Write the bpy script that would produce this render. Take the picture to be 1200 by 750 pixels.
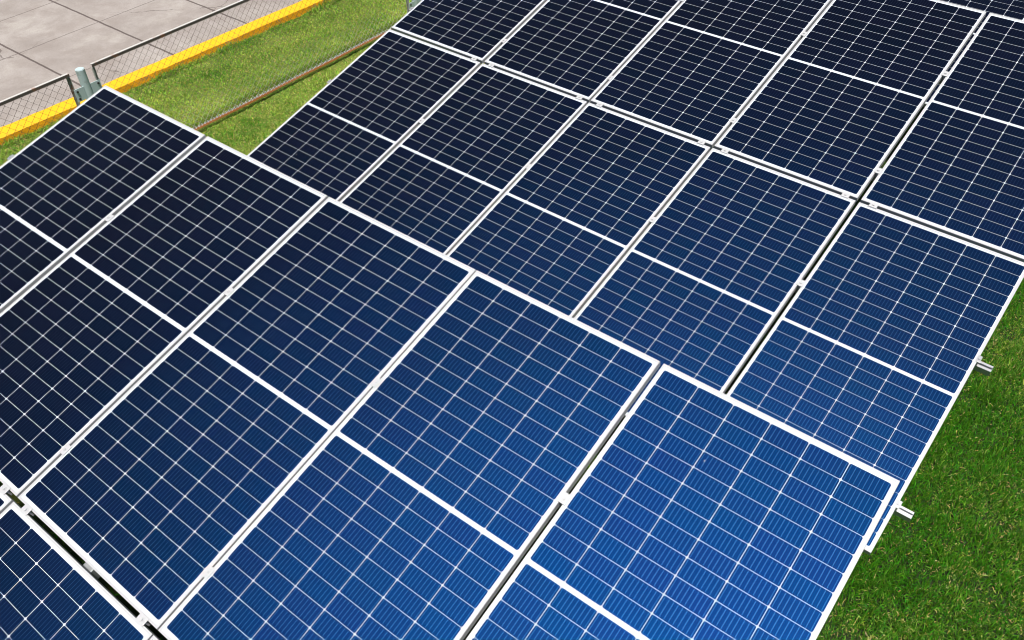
import bpy, bmesh, math, random
import numpy as np
from mathutils import Matrix, Vector

random.seed(7)
RNG = np.random.default_rng(11)
sc = bpy.context.scene
for o in list(bpy.data.objects):
    bpy.data.objects.remove(o, do_unlink=True)
COL = sc.collection
R = math.radians

# ------------------------------------------------------------------ camera
cam_data = bpy.data.cameras.new('camera')
cam_data.sensor_fit = 'HORIZONTAL'
cam_data.sensor_width = 36.0
cam_data.lens = 36.0 * 1009.58 / 1200.0
cam_data.clip_start = 0.05
cam_data.clip_end = 3000.0
cam = bpy.data.objects.new('camera', cam_data)
COL.objects.link(cam)
right = Vector((0.791888, 0.610583, -0.010084))
down = Vector((0.411358, -0.545563, -0.730168))
fwd = Vector((-0.451330, 0.574063, -0.683193))
CAM = Vector((5.315563, -2.464916, 4.518006))
mw = Matrix((right, -down, -fwd)).transposed().to_4x4()
mw.translation = CAM
cam.matrix_world = mw
sc.camera = cam

# ------------------------------------------------------------------ light
SUN_EL, SUN_AZ = 75.0, 140.0          # azimuth clockwise from +Y
world = bpy.data.worlds.new('World')
sc.world = world
world.use_nodes = True
wn = world.node_tree
wn.nodes.clear()
w_out = wn.nodes.new('ShaderNodeOutputWorld')
w_bg = wn.nodes.new('ShaderNodeBackground')
w_sky = wn.nodes.new('ShaderNodeTexSky')
w_sky.sky_type = 'NISHITA'
w_sky.sun_disc = False
w_sky.sun_elevation = R(SUN_EL)
w_sky.sun_rotation = R(SUN_AZ)
w_bg.inputs['Strength'].default_value = 0.05
wn.links.new(w_sky.outputs[0], w_bg.inputs[0])
wn.links.new(w_bg.outputs[0], w_out.inputs[0])
sun_d = bpy.data.lights.new('sun', 'SUN')
sun_d.energy = 5.0
sun_d.angle = R(6.0)
sun_d.color = (1.0, 0.95, 0.88)
sun = bpy.data.objects.new('sun', sun_d)
COL.objects.link(sun)
sdir = Vector((math.sin(R(SUN_AZ)) * math.cos(R(SUN_EL)), math.cos(R(SUN_AZ)) * math.cos(R(SUN_EL)), math.sin(R(SUN_EL))))
sun.rotation_euler = sdir.to_track_quat('Z', 'Y').to_euler()
sun.location = sdir * 30
sc.view_settings.view_transform = 'Standard'
sc.view_settings.look = 'None'
sc.view_settings.gamma = 1.0
sc.view_settings.use_curve_mapping = False
sc.view_settings.exposure = 0.25
sc.cycles.pixel_filter_type = 'BLACKMAN_HARRIS'
sc.cycles.filter_width = 0.95

# ------------------------------------------------------------------ helpers
def tag(o, label=None, cat=None, group=None, kind=None):
    if label: o['label'] = label
    if cat: o['category'] = cat
    if group: o['group'] = group
    if kind: o['kind'] = kind
    return o

def empty(name, mat):
    o = bpy.data.objects.new(name, None)
    o.empty_display_size = 0.1
    COL.objects.link(o)
    o.matrix_world = mat
    return o

def link(name, me, parent=None, loc=None):
    o = bpy.data.objects.new(name, me)
    COL.objects.link(o)
    if parent is not None: o.parent = parent
    if loc is not None: o.location = loc
    return o

def bm_obj(name, bm, mat, parent=None, loc=None, smooth=False):
    bmesh.ops.recalc_face_normals(bm, faces=bm.faces)
    me = bpy.data.meshes.new(name)
    bm.to_mesh(me); bm.free()
    if smooth:
        for p in me.polygons: p.use_smooth = True
    me.materials.append(mat)
    return link(name, me, parent, loc)

def box(bm, c, s, bevel=0.0, rot=None):
    m = Matrix.Translation(c)
    if rot is not None: m = m @ rot.to_4x4()
    r = bmesh.ops.create_cube(bm, size=1.0, matrix=m @ Matrix.Diagonal((s[0], s[1], s[2], 1)))
    if bevel:
        es = list({e for v in r['verts'] for e in v.link_edges})
        bmesh.ops.bevel(bm, geom=es, offset=bevel, segments=2, affect='EDGES', profile=0.6)

def cyl(bm, p0, p1, r, seg=16, r2=None):
    p0, p1 = Vector(p0), Vector(p1)
    d = p1 - p0
    q = d.to_track_quat('Z', 'Y').to_matrix().to_4x4()
    q.translation = (p0 + p1) / 2
    bmesh.ops.create_cone(bm, cap_ends=True, segments=seg, radius1=r, radius2=r if r2 is None else r2, depth=d.length, matrix=q)

def np_mesh(name, verts, faces_flat, loop_tot, mat, parent=None):
    me = bpy.data.meshes.new(name)
    n = len(verts)
    me.vertices.add(n); me.vertices.foreach_set('co', np.ascontiguousarray(verts, dtype=np.float32).ravel())
    me.loops.add(len(faces_flat)); me.loops.foreach_set('vertex_index', np.ascontiguousarray(faces_flat, dtype=np.int32))
    st = np.r_[0, np.cumsum(loop_tot)[:-1]].astype(np.int32)
    me.polygons.add(len(loop_tot)); me.polygons.foreach_set('loop_start', st)
    me.polygons.foreach_set('loop_total', np.asarray(loop_tot, dtype=np.int32))
    me.update(calc_edges=True); me.validate()
    me.materials.append(mat)
    return link(name, me, parent)

class N:
    """small node-graph writer"""
    def __init__(self, name):
        self.m = bpy.data.materials.new(name)
        self.m.use_nodes = True
        self.t = self.m.node_tree
        self.t.nodes.clear()
        self.out = self.t.nodes.new('ShaderNodeOutputMaterial')
    def n(self, typ, **kw):
        nd = self.t.nodes.new(typ)
        for k, v in kw.items(): setattr(nd, k, v)
        return nd
    def put(self, sock, v):
        if isinstance(v, bpy.types.NodeSocket): self.t.links.new(v, sock)
        elif isinstance(v, tuple) and len(v) == 3 and sock.type == 'RGBA': sock.default_value = (*v, 1)
        else: sock.default_value = v
    def math(self, op, a, b=None, c=None, clamp=False):
        nd = self.n('ShaderNodeMath', operation=op, use_clamp=clamp)
        self.put(nd.inputs[0], a)
        if b is not None: self.put(nd.inputs[1], b)
        if c is not None: self.put(nd.inputs[2], c)
        return nd.outputs[0]
    def mix(self, f, a, b, blend='MIX'):
        nd = self.n('ShaderNodeMix', data_type='RGBA', blend_type=blend)
        self.put(nd.inputs[0], f); self.put(nd.inputs[6], a); self.put(nd.inputs[7], b)
        return nd.outputs[2]
    def mixf(self, f, a, b):
        nd = self.n('ShaderNodeMix', data_type='FLOAT')
        self.put(nd.inputs[0], f); self.put(nd.inputs[2], a); self.put(nd.inputs[3], b)
        return nd.outputs[0]
    def noise(self, vec, scale, detail=4.0, rough=0.55, dist=0.0):
        nd = self.n('ShaderNodeTexNoise')
        if vec is not None: self.put(nd.inputs['Vector'], vec)
        nd.inputs['Scale'].default_value = scale; nd.inputs['Detail'].default_value = detail
        nd.inputs['Roughness'].default_value = rough; nd.inputs['Distortion'].default_value = dist
        return nd.outputs[0]
    def ramp(self, f, *stops):
        nd = self.n('ShaderNodeValToRGB')
        cr = nd.color_ramp
        while len(cr.elements) < len(stops): cr.elements.new(0.5)
        for e, (p, c) in zip(cr.elements, stops):
            e.position = p; e.color = (*c, 1) if isinstance(c, tuple) else (c, c, c, 1)
        self.put(nd.inputs[0], f)
        return nd.outputs[0]
    def bump(self, h, strength=0.3, dist=0.01):
        nd = self.n('ShaderNodeBump'); nd.inputs['Strength'].default_value = strength; nd.inputs['Distance'].default_value = dist
        self.put(nd.inputs['Height'], h)
        return nd.outputs[0]
    def bsdf(self, **kw):
        nd = self.n('ShaderNodeBsdfPrincipled')
        for k, v in kw.items():
            self.put(nd.inputs[k.replace('_', ' ')], v)
        self.t.links.new(nd.outputs[0], self.out.inputs[0])
        return self.m
    def obj(self): return self.n('ShaderNodeTexCoord').outputs['Object']
    def pos(self): return self.n('ShaderNodeNewGeometry').outputs['Position']

# ------------------------------------------------------------------ panel dimensions (144 half cells)
PW, PL, PH = 1.038, 2.094, 0.036
MX, MY, MG = 0.0199, 0.0272, 0.0214
GW, GH = 0.0022, 0.0016

def mat_cells():
    k = N('solar_cells_under_glass')
    xyz = k.n('ShaderNodeSeparateXYZ'); k.put(xyz.inputs[0], k.obj())
    x, y = xyz.outputs[0], xyz.outputs[1]
    px = (PW - 2 * MX + GW) / 6
    u = k.math('DIVIDE', k.math('ADD', x, PW / 2 - MX + GW / 2), px)
    py = (PL / 2 - MY - MG / 2 + GH) / 12
    v = k.math('DIVIDE', k.math('SUBTRACT', k.math('ABSOLUTE', y), MG / 2 - GH / 2), py)
    fu, fv = k.math('FRACT', u), k.math('FRACT', v)
    dx = k.math('MULTIPLY', k.math('MINIMUM', fu, k.math('SUBTRACT', 1.0, fu)), px)
    dy = k.math('MULTIPLY', k.math('MINIMUM', fv, k.math('SUBTRACT', 1.0, fv)), py)
    line = k.math('MAXIMUM', k.math('LESS_THAN', dx, GW / 2), k.math('LESS_THAN', dy, GH / 2))
    line = k.math('MAXIMUM', line, k.math('LESS_THAN', k.math('ADD', dx, dy), 0.0078))
    o1 = k.math('MAXIMUM', k.math('LESS_THAN', u, 0.0), k.math('GREATER_THAN', u, 6.0))
    o2 = k.math('MAXIMUM', k.math('LESS_THAN', v, 0.0), k.math('GREATER_THAN', v, 12.0))
    white = k.math('MAXIMUM', line, k.math('MAXIMUM', o1, o2))
    bus = k.math('ABSOLUTE', k.math('SUBTRACT', k.math('FRACT', k.math('MULTIPLY', fu, 9.0)), 0.5))
    bus = k.math('LESS_THAN', bus, 0.5 * 0.0012 / (px / 9))
    # one random number per half cell, another per panel
    cmb = k.n('ShaderNodeCombineXYZ')
    oi = k.n('ShaderNodeObjectInfo')
    k.put(cmb.inputs[0], k.math('FLOOR', u))
    k.put(cmb.inputs[1], k.math('MULTIPLY', k.math('FLOOR', v), k.math('SIGN', y)))
    k.put(cmb.inputs[2], k.math('MULTIPLY', oi.outputs['Random'], 91.0))
    wn_ = k.n('ShaderNodeTexWhiteNoise', noise_dimensions='3D'); k.put(wn_.inputs[0], cmb.outputs[0])
    rnd = wn_.outputs['Value']; rcol = wn_.outputs['Color']
    off = k.n('ShaderNodeVectorMath', operation='ADD'); k.put(off.inputs[0], k.obj()); k.put(off.inputs[1], cmb.outputs[0])
    cloud = k.noise(off.outputs[0], 9.0, 3.0)
    base = k.mix(rnd, (0.0006, 0.0012, 0.0025), (0.0014, 0.0011, 0.0030))
    base = k.mix(k.ramp(cloud, (0.45, 0.0), (0.75, 1.0)), base, (0.0016, 0.0011, 0.0022))
    # blue sheen off the nitride coating, painted into base colour by view angle
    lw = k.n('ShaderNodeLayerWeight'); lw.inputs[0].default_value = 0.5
    film_sheen = k.ramp(lw.outputs['Facing'], (0.03, 1.0), (0.11, 0.68), (0.185, 0.33), (0.24, 0.20), (0.31, 0.060), (0.40, 0.0))
    hue = k.mix(rnd, (0.000, 0.039, 0.170), (0.004, 0.030, 0.160))
    hue = k.mix(k.math('MULTIPLY', cloud, 0.8), hue, (0.002, 0.026, 0.115))
    sheen = k.ramp(k.noise(k.pos(), 1.7, 4.0, 0.6, 0.5), (0.35, 0.0), (0.68, 1.0))
    hue = k.mix(k.math('MULTIPLY', sheen, 0.5), hue, (0.001, 0.040, 0.130))
    hue = k.mix(k.math('MULTIPLY', oi.outputs['Random'], 0.5), hue, (0.004, 0.043, 0.155))
    base = k.mix(1.0, base, k.mix(film_sheen, (0.0, 0.0, 0.0), hue), 'ADD')
    tint = k.mix(rnd, (0.000, 0.235, 0.97), (0.018, 0.195, 1.0))
    tint = k.mix(k.math('MULTIPLY', cloud, 0.55), tint, (0.02, 0.16, 0.92))
    tint = k.mix(bus, tint, (0.22, 0.50, 1.0))
    col = k.mix(k.math('MULTIPLY', bus, 0.9), base, k.mix(film_sheen, (0.014, 0.017, 0.030), (0.06, 0.25, 0.58)))
    col = k.mix(white, col, (0.55, 0.60, 0.66))
    # dust film and a few specks on the glass
    dust = k.ramp(k.noise(k.pos(), 2.2, 6.0, 0.62), (0.42, 0.0), (0.80, 1.0))
    col = k.mix(k.math('MULTIPLY', dust, 0.0018), col, (0.45, 0.42, 0.38))
    vo = k.n('ShaderNodeTexVoronoi', feature='F1'); k.put(vo.inputs['Vector'], k.pos()); vo.inputs['Scale'].default_value = 5.0
    spk = k.math('MULTIPLY', k.math('LESS_THAN', vo.outputs['Distance'], 0.02),
                 k.math('LESS_THAN', k.n('ShaderNodeSeparateColor').outputs[0], 2.0))
    sep = k.n('ShaderNodeSeparateColor'); k.put(sep.inputs[0], vo.outputs['Color'])
    spk = k.math('MULTIPLY', k.math('LESS_THAN', vo.outputs['Distance'], 0.018), k.math('GREATER_THAN', sep.outputs[0], 0.93))
    col = k.mix(k.math('MULTIPLY', spk, 0.7), col, (0.6, 0.58, 0.5))
    lvl = k.math('MULTIPLY', k.math('SUBTRACT', 1.0, white), k.math('ADD', k.math('ADD', 0.84, k.math('MULTIPLY', rnd, 0.2)), k.math('MULTIPLY', oi.outputs['Random'], 0.14)))
    return k.bsdf(Base_Color=col, Roughness=0.36, Specular_IOR_Level=k.math('MULTIPLY', lvl, k.mixf(bus, 0.34, 0.9)), Specular_Tint=tint,
                  Coat_Weight=1.0, Coat_Roughness=0.05, Coat_IOR=1.20)

def mat_simple(name, col, rough=0.5, metal=0.0, var=0.15, scale=30.0, bump=0.0):
    k = N(name)
    f = k.noise(k.obj(), scale, 5.0)
    c = k.mix(f, tuple(x * (1 - var) for x in col), tuple(min(1, x * (1 + var)) for x in col))
    kw = dict(Base_Color=c, Roughness=rough, Metallic=metal)
    if bump: kw['Normal'] = k.bump(f, bump, 0.002)
    return k.bsdf(**kw)

def mat_alu():
    k = N('white_anodised_aluminium')
    st = k.n('ShaderNodeMapping'); k.put(st.inputs[0], k.obj()); st.inputs['Scale'].default_value = (40, 3, 40)
    f = k.noise(st.outputs[0], 4.0, 4.0)
    d = k.ramp(k.noise(k.pos(), 6.0, 6.0, 0.65), (0.5, 0.0), (0.85, 1.0))
    c = k.mix(f, (0.47, 0.48, 0.50), (0.54, 0.545, 0.555))
    c = k.mix(k.math('MULTIPLY', d, 0.35), c, (0.58, 0.56, 0.52))
    return k.bsdf(Base_Color=c, Roughness=0.42, Metallic=0.15)

def mat_rusty(name, paint, rust=(0.22, 0.075, 0.03), lo=0.5, hi=0.62, scale=14.0, metal=0.3):
    k = N(name)
    f = k.ramp(k.noise(k.pos(), scale, 6.0, 0.65), (lo, 0.0), (hi, 1.0))
    g = k.noise(k.pos(), 60.0, 3.0)
    c = k.mix(f, paint, k.mix(g, rust, tuple(x * 1.7 for x in rust)))
    return k.bsdf(Base_Color=c, Roughness=0.65, Metallic=k.math('MULTIPLY', k.math('SUBTRACT', 1.0, f), metal))

def mat_kerb():
    k = N('worn_yellow_paint_on_concrete')
    p = k.pos()
    f = k.ramp(k.noise(p, 11.0, 8.0, 0.7), (0.56, 0.0), (0.66, 1.0))
    nz = k.n('ShaderNodeSeparateXYZ'); k.put(nz.inputs[0], k.n('ShaderNodeNewGeometry').outputs['Normal'])
    side = k.math('LESS_THAN', nz.outputs[2], 0.5)
    # side coloured more orange to offset its shade; also muddier and more chipped
    mud = k.ramp(k.noise(p, 22.0, 6.0, 0.7), (0.36, 0.0), (0.66, 1.0))
    c = k.mix(k.noise(p, 5.0, 4.0), (0.88, 0.40, 0.001), (0.94, 0.49, 0.002))
    c = k.mix(k.math('MULTIPLY', side, 0.8), c, (1.0, 0.42, 0.002))
    c = k.mix(k.math('MULTIPLY', side, k.math('MULTIPLY', mud, 0.42)), c, (0.42, 0.15, 0.015))
    c = k.mix(k.math('MULTIPLY', f, k.mixf(side, 0.18, 0.75)), c, (0.30, 0.22, 0.13))
    return k.bsdf(Base_Color=c, Roughness=0.75, Normal=k.bump(k.noise(p, 45.0, 6.0), 0.5, 0.006))

def mat_concrete():
    k = N('weathered_concrete_slabs')
    p = k.pos()
    wob = k.n('ShaderNodeVectorMath', operation='MULTIPLY_ADD')
    nz = k.n('ShaderNodeTexNoise'); k.put(nz.inputs['Vector'], p); nz.inputs['Scale'].default_value = 7.0; nz.inputs['Detail'].default_value = 6.0
    k.put(wob.inputs[0], nz.outputs['Color']); wob.inputs[1].default_value = (0.016, 0.016, 0); k.put(wob.inputs[2], p)
    xyz = k.n('ShaderNodeSeparateXYZ'); k.put(xyz.inputs[0], wob.outputs[0])
    def joint(s, o, pitch, w):
        f = k.math('FRACT', k.math('ADD', k.math('DIVIDE', k.math('SUBTRACT', s, o), pitch), 200.5))
        return k.math('LESS_THAN', k.math('MULTIPLY', k.math('ABSOLUTE', k.math('SUBTRACT', f, 0.5)), pitch), w)
    jy = joint(xyz.outputs[1], 2.50, 1.05, 0.013)
    jx = joint(xyz.outputs[0], -4.94, 1.00, 0.008)
    big = k.ramp(k.noise(p, 1.3, 6.0, 0.6, 0.4), (0.32, (0.275, 0.242, 0.222)), (0.52, (0.355, 0.320, 0.298)), (0.72, (0.42, 0.385, 0.36)))
    st = k.ramp(k.noise(p, 3.4, 9.0, 0.70, 0.2), (0.44, 0.0), (0.60, 1.0))
    c = k.mix(k.math('MULTIPLY', st, 0.48), big, (0.25, 0.212, 0.188))
    pale = k.ramp(k.noise(p, 1.9, 9.0, 0.66, 0.15), (0.54, 0.0), (0.70, 1.0))
    c = k.mix(k.math('MULTIPLY', pale, 0.5), c, (0.50, 0.47, 0.43))
    # each bay of concrete was poured a little lighter or darker
    cm = k.n('ShaderNodeCombineXYZ')
    k.put(cm.inputs[0], k.math('FLOOR', k.math('DIVIDE', k.math('ADD', xyz.outputs[0], 4.94), 1.0)))
    k.put(cm.inputs[1], k.math('FLOOR', k.math('DIVIDE', k.math('SUBTRACT', xyz.outputs[1], 2.5), 1.05)))
    wn_ = k.n('ShaderNodeTexWhiteNoise'); k.put(wn_.inputs[0], cm.outputs[0])
    c = k.mix(k.mixf(wn_.outputs['Value'], 0.0, 0.22), c, (0.22, 0.19, 0.175))
    grit = k.noise(p, 90.0, 4.0, 0.7)
    c = k.mix(k.ramp(grit, (0.35, 0.28), (0.6, 0.0)), c, (0.13, 0.11, 0.10))
    vo = k.n('ShaderNodeTexVoronoi', feature='DISTANCE_TO_EDGE')
    wob2 = k.n('ShaderNodeVectorMath', operation='MULTIPLY_ADD')
    k.put(wob2.inputs[0], nz.outputs['Color']); wob2.inputs[1].default_value = (0.2, 0.2, 0); k.put(wob2.inputs[2], p)
    k.put(vo.inputs['Vector'], wob2.outputs[0]); vo.inputs['Scale'].default_value = 0.62
    crack = k.math('MULTIPLY', k.math('LESS_THAN', vo.outputs['Distance'], 0.0045), k.ramp(k.noise(p, 0.9, 2.0), (0.45, 0.0), (0.55, 1.0)))
    dark = k.math('MAXIMUM', k.math('MULTIPLY', jy, 0.85), k.math('MAXIMUM', k.math('MULTIPLY', jx, 0.58), k.math('MULTIPLY', crack, 0.6)))
    c = k.mix(dark, c, (0.075, 0.055, 0.05))
    h = k.math('SUBTRACT', k.math('MULTIPLY', grit, 0.3), dark)
    return k.bsdf(Base_Color=c, Roughness=0.85, Normal=k.bump(h, 0.35, 0.006))

def mat_ground():
    k = N('thatch_and_soil')
    p = k.pos()
    a = k.noise(p, 3.0, 6.0, 0.65)
    b = k.noise(p, 70.0, 5.0, 0.7)
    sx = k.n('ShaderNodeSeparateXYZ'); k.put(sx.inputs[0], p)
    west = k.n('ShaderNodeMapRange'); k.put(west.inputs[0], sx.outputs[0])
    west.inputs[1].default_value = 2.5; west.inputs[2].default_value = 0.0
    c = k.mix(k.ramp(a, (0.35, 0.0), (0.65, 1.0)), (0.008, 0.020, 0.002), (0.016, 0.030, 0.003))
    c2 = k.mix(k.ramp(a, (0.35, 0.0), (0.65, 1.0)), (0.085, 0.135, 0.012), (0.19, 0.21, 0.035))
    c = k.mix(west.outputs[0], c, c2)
    c = k.mix(k.ramp(b, (0.5, 0.0), (0.75, 0.6)), c, (0.06, 0.065, 0.015))
    return k.bsdf(Base_Color=c, Roughness=0.95, Normal=k.bump(b, 0.6, 0.02))

def mat_grass():
    k = N('grass_blades')
    at = k.n('ShaderNodeAttribute', attribute_name='tint')
    tr = k.n('ShaderNodeBsdfTranslucent'); k.put(tr.inputs[0], k.mix(1.0, at.outputs['Color'], (0.9, 1.0, 0.35), 'MULTIPLY'))
    pb = k.n('ShaderNodeBsdfPrincipled'); k.put(pb.inputs['Base Color'], at.outputs['Color'])
    pb.inputs['Roughness'].default_value = 0.55; pb.inputs['Specular IOR Level'].default_value = 0.25
    ms = k.n('ShaderNodeMixShader'); ms.inputs[0].default_value = 0.42
    k.t.links.new(pb.outputs[0], ms.inputs[1]); k.t.links.new(tr.outputs[0], ms.inputs[2])
    k.t.links.new(ms.outputs[0], k.out.inputs[0])
    return k.m

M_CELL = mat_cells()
M_ALU = mat_alu()
M_RAIL = mat_simple('mill_finish_aluminium', (0.50, 0.51, 0.53), 0.35, 0.55, 0.12, 20)
M_STEEL = mat_simple('galvanised_steel', (0.36, 0.38, 0.40), 0.5, 0.5, 0.25, 25)
M_POST = mat_rusty('grey_green_painted_pipe', (0.50, 0.61, 0.63), (0.20, 0.22, 0.21), 0.56, 0.72, 9.0, 0.2)
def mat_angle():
    k = N('weathered_steel_lit_top')
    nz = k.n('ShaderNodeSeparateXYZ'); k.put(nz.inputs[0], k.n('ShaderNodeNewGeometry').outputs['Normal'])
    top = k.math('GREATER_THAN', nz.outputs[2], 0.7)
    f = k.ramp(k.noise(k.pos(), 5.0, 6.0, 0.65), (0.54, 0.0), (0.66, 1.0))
    lit_steel = k.mix(top, k.mix(k.noise(k.pos(), 30.0), (0.07, 0.055, 0.05), (0.13, 0.11, 0.10)), (0.50, 0.49, 0.47))  # pale top and near-black sides: light and shade put into the colour
    c = k.mix(k.math('MULTIPLY', f, 0.8), lit_steel, (0.26, 0.10, 0.04))
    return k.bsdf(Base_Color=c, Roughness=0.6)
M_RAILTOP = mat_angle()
M_STILE = mat_rusty('weathered_steel_stile', (0.40, 0.41, 0.38), (0.22, 0.09, 0.045), 0.54, 0.62, 9.0, 0.2)
def mat_bottom_rail():
    k = N('orange_rust')
    nz = k.n('ShaderNodeSeparateXYZ'); k.put(nz.inputs[0], k.n('ShaderNodeNewGeometry').outputs['Normal'])
    top = k.math('GREATER_THAN', nz.outputs[2], 0.7)
    g = k.noise(k.pos(), 26.0, 6.0, 0.65)
    c = k.mix(g, (0.55, 0.16, 0.035), (0.80, 0.33, 0.10))
    d = k.mix(g, (0.10, 0.07, 0.06), (0.34, 0.27, 0.24))
    return k.bsdf(Base_Color=k.mix(top, c, d), Roughness=0.8)
M_RUST = mat_bottom_rail()
def mat_wire():
    k = N('galvanised_wire')
    sz = k.n('ShaderNodeSeparateXYZ'); k.put(sz.inputs[0], k.pos())
    low = k.n('ShaderNodeMapRange'); k.put(low.inputs[0], sz.outputs[2]); low.inputs[1].default_value = 0.42; low.inputs[2].default_value = 0.12
    f = k.ramp(k.noise(k.pos(), 3.0, 5.0, 0.6), (0.40, 0.0), (0.62, 1.0))
    c = k.mix(f, (0.24, 0.20, 0.18), (0.15, 0.095, 0.07))
    c = k.mix(low.outputs[0], c, (0.80, 0.78, 0.76))
    return k.bsdf(Base_Color=c, Roughness=0.55)
M_WIRE = mat_wire()
M_BOLT = mat_simple('dark_bolt', (0.05, 0.05, 0.05), 0.5, 0.4, 0.2, 60)
M_KERB, M_CONC, M_GROUND, M_GRASS = mat_kerb(), mat_concrete(), mat_ground(), mat_grass()

# ------------------------------------------------------------------ setting: ground, yard
def sheet(name, x0, x1, y0, y1, z, mat):
    bm = bmesh.new()
    vs = [bm.verts.new((x, y, z)) for x, y in ((x0, y0), (x1, y0), (x1, y1), (x0, y1))]
    bm.faces.new(vs)
    o = bm_obj(name, bm, mat)
    return tag(o, kind='structure')
sheet('ground', -900, 900, -900, 900, 0.0, M_GROUND)
sheet('concrete_yard', -70, -3.30, -60, 70, 0.03, M_CONC)

# yellow kerb: worn rounded top, slightly skewed to the fence
KX = lambda y: -3.405 + (y - 1.0) * 0.030       # its far edge
bm = bmesh.new()
prof = [(0.0, -0.02), (0.0, 0.078), (0.012, 0.090), (0.172, 0.088), (0.188, 0.077), (0.194, -0.02)]
ys = np.arange(-14, 24.01, 0.12)
rows = []
for y in ys:
    rows.append([bm.verts.new((KX(y) + dx + RNG.normal(0, 0.0018), y, z + (RNG.normal(0, 0.0012) if z > 0 else 0))) for dx, z in prof])
for a, b in zip(rows, rows[1:]):
    for i in range(len(prof) - 1): bm.faces.new((a[i], b[i], b[i + 1], a[i + 1]))
kerb = bm_obj('kerb', bm, M_KERB)
tag(kerb, 'yellow painted concrete kerb between the lawn and the concrete yard', 'kerb')

# ------------------------------------------------------------------ grass
def grass(areas):
    P, D, Wd, H = [], [], [], []
    for (x0, x1, y0, y1, dens, w, h) in areas:
        n = int((x1 - x0) * (y1 - y0) * dens)
        xy = np.c_[RNG.uniform(x0, x1, n), RNG.uniform(y0, y1, n)]
        xy = xy[xy[:, 0] > KX(xy[:, 1]) + 0.20 + RNG.normal(0, 0.02, len(xy))]
        P.append(xy); Wd.append(np.full(len(xy), w)); H.append(np.full(len(xy), h))
    ky = RNG.uniform(-6, 12, 18 * 900)              # longer tufts left unmown against the kerb
    P.append(np.c_[KX(ky) + 0.20 + np.abs(RNG.normal(0, 0.022, len(ky))), ky]); Wd.append(np.full(len(ky), .006)); H.append(np.full(len(ky), .058) * np.clip(1 + 0.5 * np.sin(ky * 5.1) * np.sin(ky * 2.3 + 1), .45, 1.5))
    P = np.vstack(P); Wd = np.concatenate(Wd); H = np.concatenate(H)
    n = len(P)
    # smooth random fields for clumps and dry patches
    def field(s, k=9):
        f = np.zeros(n)
        for _ in range(k):
            a = RNG.uniform(0, 2 * np.pi); fr = s * RNG.uniform(0.5, 1.8)
            f += np.sin((P[:, 0] * np.cos(a) + P[:, 1] * np.sin(a)) * fr + RNG.uniform(0, 6.28))
        return f / np.sqrt(k / 2)
    clump, dry = field(14), field(3.2) + 0.5 * field(9)
    leftish = np.clip((2.2 - P[:, 0]) / 2.5, 0, 1)
    h = H * RNG.uniform(0.55, 1.3, n) * (1 + 0.22 * np.clip(clump, -2, 2))
    w = Wd * RNG.uniform(0.7, 1.3, n)
    az = RNG.uniform(0, 2 * np.pi, n)
    lean = np.clip(np.abs(RNG.normal(0.6, 0.45, n)) + 0.35 * leftish, 0.05, 1.45)
    q = RNG.uniform(0, 1, n)
    straw = q < (0.060 + 0.13 * leftish + 0.028 * np.clip(dry, -1, 2))
    h[straw] *= 0.75; w[straw] *= 1.25
    lean[straw] = RNG.uniform(0.9, 1.45, straw.sum())
    d = np.c_[np.cos(az), np.sin(az)]
    side = np.c_[-np.sin(az), np.cos(az), np.zeros(n)] * (w / 2)[:, None]
    tw = RNG.uniform(-0.8, 0.8, n)
    side = side * np.cos(tw)[:, None] + np.c_[np.zeros(n), np.zeros(n), np.sin(tw) * w / 2]
    base = np.c_[P, np.full(n, -0.002)]
    def at(t, l):
        return base + np.c_[d * (np.sin(l) * h * t)[:, None], np.cos(l) * h * t]
    mid = at(0.55, lean * 0.7)
    tip = mid + np.c_[d * (np.sin(np.minimum(lean * 1.35, 1.7)) * h * 0.5)[:, None], np.cos(np.minimum(lean * 1.35, 1.62)) * h * 0.5]
    V = np.stack([base - side, base + side, mid - side * 0.85, mid + side * 0.85, tip], 1).reshape(-1, 3)
    i0 = np.arange(n) * 5
    F = np.c_[i0, i0 + 1, i0 + 3, i0 + 2, i0 + 2, i0 + 3, i0 + 4].ravel()
    lt = np.tile([4, 3], n)
    o = np_mesh('grass', V, F, lt, M_GRASS)
    green = np.c_[RNG.uniform(0.030, 0.105, n), RNG.uniform(0.18, 0.34, n), RNG.uniform(0.003, 0.014, n)]
    olive = np.c_[RNG.uniform(0.42, 0.66, n), RNG.uniform(0.60, 0.82, n), RNG.uniform(0.08, 0.18, n)]
    f = np.clip(-0.10 + 0.56 * leftish + (0.08 + 0.08 * leftish) * dry + RNG.normal(0, 0.27, n), 0, 1)[:, None]
    c = green * (1 - f) + olive * f
    c *= (0.5 + 0.5 * RNG.uniform(0, 1, n) + 0.75 * RNG.uniform(0, 1, n) ** 4)[:, None]
    st = np.c_[RNG.uniform(0.46, 0.72, n), RNG.uniform(0.38, 0.58, n), RNG.uniform(0.13, 0.26, n)]
    c[straw] = st[straw]
    rgba = np.repeat(np.c_[c, np.ones(n)], 5, axis=0).astype(np.float32)
    ca = o.data.color_attributes.new('tint', 'FLOAT_COLOR', 'POINT')
    ca.data.foreach_set('color', rgba.ravel())
    return tag(o, 'mown lawn grass with dry straw patches around the solar arrays', 'grass', kind='stuff')
grass([(-3.35, 0.9, -1.2, 7.0, 11000, 0.0062, 0.030),
       (4.6, 7.6, -0.6, 5.2, 18000, 0.0052, 0.046),
       (0.9, 4.6, -1.2, 7.0, 1500, 0.0060, 0.050),
       (-3.35, 10.0, -5.0, -1.2, 900, 0.008, 0.05),
       (7.6, 11.0, -1.2, 9.0, 900, 0.008, 0.05),
       (-3.35, 7.6, 7.0, 15.0, 900, 0.010, 0.05),
       (4.6, 7.6, 5.2, 7.0, 900, 0.008, 0.05)])

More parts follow.
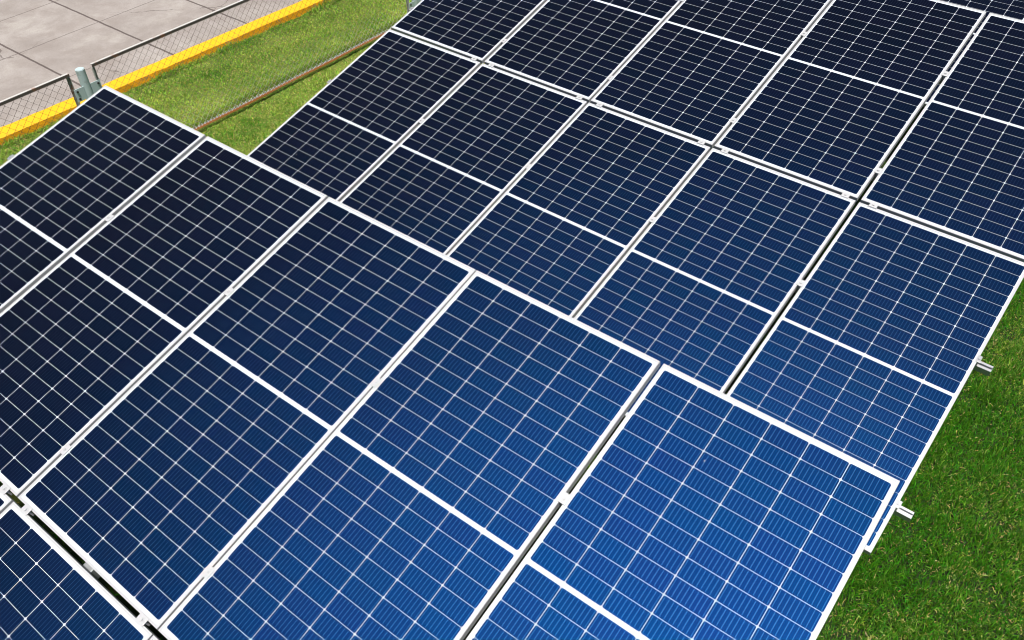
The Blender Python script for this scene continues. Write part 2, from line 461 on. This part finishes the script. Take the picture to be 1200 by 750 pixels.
# ------------------------------------------------------------------ solar panel (frame + glass with cells)
def ring_profile(bm, prof, w, l):
    loops = []
    for (ins, z) in prof:
        a, b = w / 2 - ins, l / 2 - ins
        loops.append([bm.verts.new(p) for p in ((-a, -b, z), (a, -b, z), (a, b, z), (-a, b, z))])
    m = len(prof)
    for i in range(m):
        p, q = loops[i], loops[(i + 1) % m]
        for j in range(4):
            bm.faces.new((p[j], p[(j + 1) % 4], q[(j + 1) % 4], q[j]))

def frame_mesh():
    bm = bmesh.new()
    H = PH
    ring_profile(bm, [(0, 0), (0, H - .0012), (.0012, H), (.0108, H), (.0115, H - .0006), (.0115, H - .0016), (.002, H - .0016), (.002, .002), (.028, .002), (.028, 0)], PW, PL)
    bmesh.ops.recalc_face_normals(bm, faces=bm.faces)
    me = bpy.data.meshes.new('panel_frame'); bm.to_mesh(me); bm.free()
    me.materials.append(M_ALU)
    return me
def laminate_mesh():
    bm = bmesh.new()
    box(bm, (0, 0, PH - .0018 - .0025), (PW - .006, PL - .006, .005))
    me = bpy.data.meshes.new('glass_face'); bm.to_mesh(me); bm.free()
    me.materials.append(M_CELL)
    return me
ME_FRAME, ME_GLASS = frame_mesh(), laminate_mesh()

def make_panel(mat):
    r = empty('solar_panel', mat)
    link('panel_frame', ME_FRAME, r)
    link('glass_face', ME_GLASS, r)
    return r
def copy_thing(o):
    c = o.copy(); COL.objects.link(c)
    for ch in o.children:
        d = ch.copy(); COL.objects.link(d); d.parent = c
    return c

def table_frame(O, A):
    """A columns: along the row, down the slope, into the table; returns a matrix with x along, y up the slope, z out of the face"""
    A = np.array(A)
    m = Matrix(((A[0][0], -A[0][1], -A[0][2]), (A[1][0], -A[1][1], -A[1][2]), (A[2][0], -A[2][1], -A[2][2]))).to_4x4()
    m.translation = Vector(O)
    return m
c14, s14 = math.cos(R(14)), math.sin(R(14))
A1 = [[1, 0, 0], [0, -c14, s14], [0, -s14, -c14]]
A2 = [[0.999792, -0.018508, 0.008573], [-0.020089, -0.966316, 0.256572], [0.003536, -0.256691, -0.966487]]
O1 = (0, 0, 1.8)
O2 = (0.079863, 4.618809, 1.797712)
O3 = (0.079863 + 0.11, 4.618809 + 4.60, 1.797712 + 0.0)
X1 = [0.0005, 1.0650, 2.1171, 3.1625, 4.2191]
X2 = [0.0, 1.0620, 2.1156, 3.1710, 4.2331]
ORD = ['first', 'second', 'third', 'fourth', 'fifth']
RAILS = [0.757, 1.815, 2.880, 3.902]
TABLES = [(table_frame(O1, A1), X1, 2.1159, 'nearest', 'solar panels of the nearest array'),
          (table_frame(O2, A2), X2, 2.1161, 'middle', 'solar panels of the middle array'),
          (table_frame(O3, A2), X2, 2.1161, 'farthest', 'solar panels of the farthest array')]
proto = None
for T, xs, rp, which, grp in TABLES:
    for r in (0, 1):
        for c in range(5):
            loc = Matrix.Translation((xs[c] + PW / 2, -(r * rp + PL / 2), -PH))
            jig = Matrix.Rotation(RNG.normal(0, 0.0006), 4, 'X') @ Matrix.Rotation(RNG.normal(0, 0.0010), 4, 'Y')
            M = T @ loc @ jig
            if proto is None:
                p = proto = make_panel(M)
            else:
                p = copy_thing(proto); p.matrix_world = M
            tag(p, f"blue solar panel {ORD[c]} from the fence in the {which} array\'s {'upper' if r == 0 else 'lower'} row",
                'solar panel', grp)

# ------------------------------------------------------------------ mounting racks
def rail_mesh(x0, x1):
    """open-topped aluminium channel along x, its top at z = 0"""
    prof = [(-.021, 0), (-.008, 0), (-.008, -.006), (-.016, -.006), (-.016, -.016), (.016, -.016), (.016, -.006), (.008, -.006), (.008, 0), (.021, 0), (.021, -.045), (-.021, -.045)]
    bm = bmesh.new()
    a = [bm.verts.new((x0, y, z)) for y, z in prof]
    b = [bm.verts.new((x1, y, z)) for y, z in prof]
    for i in range(len(prof)):
        j = (i + 1) % len(prof)
        bm.faces.new((a[i], a[j], b[j], b[i]))
    bm.faces.new(a); bm.faces.new(b[::-1])
    return bm
def end_clamp_mesh():
    bm = bmesh.new()
    box(bm, (0, 0, 0.0020), (0.022, 0.045, 0.0032), 0.0008)
    box(bm, (0, 0, -0.0175), (0.005, 0.040, 0.0345))
    cyl(bm, (0, 0, 0.0038), (0, 0, 0.0095), 0.0070, 6)
    bmesh.ops.recalc_face_normals(bm, faces=bm.faces)
    me = bpy.data.meshes.new('end_clamp'); bm.to_mesh(me); bm.free(); me.materials.append(M_RAIL)
    return me
def clamp_mesh():
    bm = bmesh.new()
    box(bm, (0, 0, 0.0020), (0.040, 0.050, 0.0032), 0.0008)
    box(bm, (0, 0, -0.0175), (0.0085, 0.046, 0.0345))
    cyl(bm, (0, 0, 0.0038), (0, 0, 0.0105), 0.0085, 6)
    cyl(bm, (0, 0, 0.0038), (0, 0, 0.0055), 0.0115, 16)
    bmesh.ops.recalc_face_normals(bm, faces=bm.faces)
    me = bpy.data.meshes.new('clamp'); bm.to_mesh(me); bm.free(); me.materials.append(M_ALU)
    return me
ME_CLAMP, ME_END = clamp_mesh(), end_clamp_mesh()

for ti, (T, xs, rp, which, grp) in enumerate(TABLES):
    gc = T @ Vector((2.6, -2.1, 0)); 
    base = Matrix.Translation((gc.x, gc.y, 0.0))
    rack = empty('mounting_rack', base)
    inv = base.inverted()
    tag(rack, f'aluminium and steel rack carrying the two rows of panels of the {which} array', 'mounting rack', 'racks under the solar arrays')
    def put(name, bm, mat, M):
        o = bm_obj(name, bm, mat, rack); o.matrix_local = inv @ M; return o
    for b in RAILS:
        put('rail', rail_mesh(-0.012, 5.270 + 0.085), M_RAIL, T @ Matrix.Translation((0, -b, -PH - 0.0015)))
    for ax in (0.75, 2.62, 4.52):
        bm = bmesh.new(); box(bm, (0, -2.1, -0.035), (0.06, 3.9, 0.07), 0.003)
        put('rafter', bm, M_STEEL, T @ Matrix.Translation((ax, 0, -PH - 0.0475)))
        for b in (0.95, 3.35):
            top = T @ Vector((ax, -b, -PH - 0.112))
            bm = bmesh.new(); box(bm, (0, 0, (top.z + 0.01) / 2), (0.07, 0.07, top.z - 0.01), 0.003)
            box(bm, (0, 0, 0.008), (0.2, 0.2, 0.012))
            put('leg', bm, M_STEEL, Matrix.Translation((top.x, top.y, 0)))
    gaps = [(xs[i] + PW + xs[i + 1]) / 2 for i in range(4)]
    spots = [(g, b, 0) for g in gaps for b in RAILS]
    rg = (PL + rp) / 2
    for g in gaps:
        spots += [(g - 0.085, rg, 1), (g + 0.10, rg, 1)]
    ends = [(-0.004, b, 2) for b in RAILS] + [(xs[4] + PW + 0.004, b, 2) for b in RAILS]
    for (a, b, turned) in spots + ends:
        o = link('end_clamp', ME_END, rack) if turned == 2 else link('clamp', ME_CLAMP, rack)
        m = T @ Matrix.Translation((a, -b, 0.0012))
        if turned == 1: m = m @ Matrix.Rotation(R(90), 4, 'Z')
        o.matrix_local = inv @ m

# ------------------------------------------------------------------ chain-link fence
FX = -1.855
def chain_mesh(y0, y1, z0, z1, pitch=0.037, r=0.0018):
    """interlocked zigzag wires, each a thin three-sided tube"""
    hp = pitch
    ny = int((y1 - y0) / pitch)
    nz = int((z1 - z0) / hp)
    py = (y1 - y0) / ny; dz = (z1 - z0) / nz
    V, F, lt = [], [], []
    tri = [(math.cos(a), math.sin(a)) for a in (0.5, 2.594, 4.689)]
    for i in range(ny + 1):
        base = len(V)
        yc = y0 + i * py
        for kz in range(nz + 1):
            s = 1 if (kz + i) % 2 else -1
            y = yc + s * py / 2
            y = min(max(y, y0), y1)
            x = (0.0022 * s) + 0.004 * math.sin(yc * 2.1 + kz * 0.2)
            for (cx, cy) in tri:
                V.append((FX + x + r * cx, y + r * cy, z0 + kz * dz))
        for kz in range(nz):
            for t in range(3):
                a = base + kz * 3 + t; b = base + kz * 3 + (t + 1) % 3
                F += [a, b, b + 3, a + 3]; lt.append(4)
        # the wire end wrapped round the bottom bar
        base = len(V); ns = 8
        for q in range(ns):
            a = 2 * math.pi * q / ns
            for (cx, cy) in tri:
                rr = 0.0185 + 0.0022 * cx
                V.append((FX + rr * math.cos(a), yc + (q / ns - 0.5) * 0.016 + 0.0022 * cy, z0 + 0.004 + rr * math.sin(a)))
        for q in range(ns - 1):
            for t in range(3):
                a = base + q * 3 + t; b = base + q * 3 + (t + 1) % 3
                F += [a, b, b + 3, a + 3]; lt.append(4)
    return np.array(V), np.array(F), np.array(lt)

def fence_panel(y0, y1, label, ztop=1.075, zbot=0.066):
    root = empty('chain_link_fence', Matrix.Translation((FX, (y0 + y1) / 2, 0)))
    inv = root.matrix_world.inverted()
    tag(root, label, 'fence panel', 'chain link fence panels along the lawn')
    def put(name, bm, mat):
        o = bm_obj(name, bm, mat, root); o.matrix_local = inv; return o
    a, t = 0.026, 0.004
    bm = bmesh.new()
    box(bm, (FX, (y0 + y1) / 2, ztop), (a, y1 - y0, t), 0.001)
    box(bm, (FX + a / 2 - t / 2, (y0 + y1) / 2, ztop - 0.0105 - 0.0025), (t, y1 - y0, 0.021), 0.001)
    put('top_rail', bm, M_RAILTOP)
    bm = bmesh.new()
    ym = (y0 + y1) / 2; nseg = 24
    pr = [(-a / 2, zbot + .002), (a / 2 - .004, zbot + .002), (a / 2 - .004, zbot + .010), (a / 2, zbot + .010), (a / 2, zbot - .017), (a / 2 - .004, zbot - .017), (a / 2 - .004, zbot - .002), (-a / 2, zbot - .002)]
    rows = []
    for k in range(nseg + 1):
        y = y0 + (y1 - y0) * k / nseg
        sag = 0.012 * math.sin(k * 0.9) * 0.4
        rows.append([bm.verts.new((FX + x + sag, y, z)) for x, z in pr])
    for p, q in zip(rows, rows[1:]):
        for i in range(8): bm.faces.new((p[i], q[i], q[(i + 1) % 8], p[(i + 1) % 8]))
    bm.faces.new(rows[0]); bm.faces.new(rows[-1][::-1])
    put('bottom_rail', bm, M_RUST)
    for y, s in ((y0, 1), (y1, -1)):
        bm = bmesh.new()
        zc, zh = (ztop + zbot) / 2 - 0.015, ztop - zbot - 0.040
        box(bm, (FX - 0.002, y + s * t / 2, zc), (a - 0.004, t, zh), 0.001)
        box(bm, (FX - a / 2 + t / 2 + 0.001, y + s * (a / 2 + t / 2), zc), (t, a, zh), 0.001)
        put('stile', bm, M_STILE)
    o = np_mesh('wire_mesh', *chain_mesh(y0 + 0.012, y1 - 0.012, zbot, ztop - 0.008), M_WIRE, root)
    o.matrix_local = inv
    return root
fence_panel(-3.50, 0.585, 'rusty topped chain link fence panel left of the grey post')
fence_panel(0.800, 4.745, 'long chain link fence panel with orange bottom rail, right of the grey post')
fence_panel(4.960, 8.90, 'chain link fence panel beyond the second post, behind the solar arrays')

def fence_post(y, label):
    root = empty('fence_post', Matrix.Translation((FX, y, 0)))
    tag(root, label, 'fence post', 'grey posts of the chain link fence')
    bm = bmesh.new(); cyl(bm, (0, 0, -0.05), (0, 0, 1.075), 0.039, 28)
    bmesh.ops.bevel(bm, geom=[e for e in bm.edges if len(e.link_faces) == 2 and any(len(f.verts) > 4 for f in e.link_faces)], offset=0.004, segments=2, affect='EDGES')
    pole = bm_obj('pole', bm, M_POST, root)
    for s in (-1, 1):
        for z in (0.875, 0.22):
            bm = bmesh.new(); box(bm, (0, 0, 0), (0.006, 0.092, 0.115), 0.0015)
            pl = bm_obj('bracket_plate', bm, M_POST, root, (0.0225, s * 0.079, z))
            for dz in (-0.033, 0.033):
                bm = bmesh.new(); cyl(bm, (0.003, 0, 0), (0.012, 0, 0), 0.010, 6)
                bm_obj('bolt', bm, M_BOLT, pl, (0, s * 0.022, dz))
    return root
fence_post(0.692, 'short grey pipe post with bolted bracket plates beside the corner of the nearest array')
fence_post(4.852, 'grey pipe post half hidden behind the left edge of the middle array')
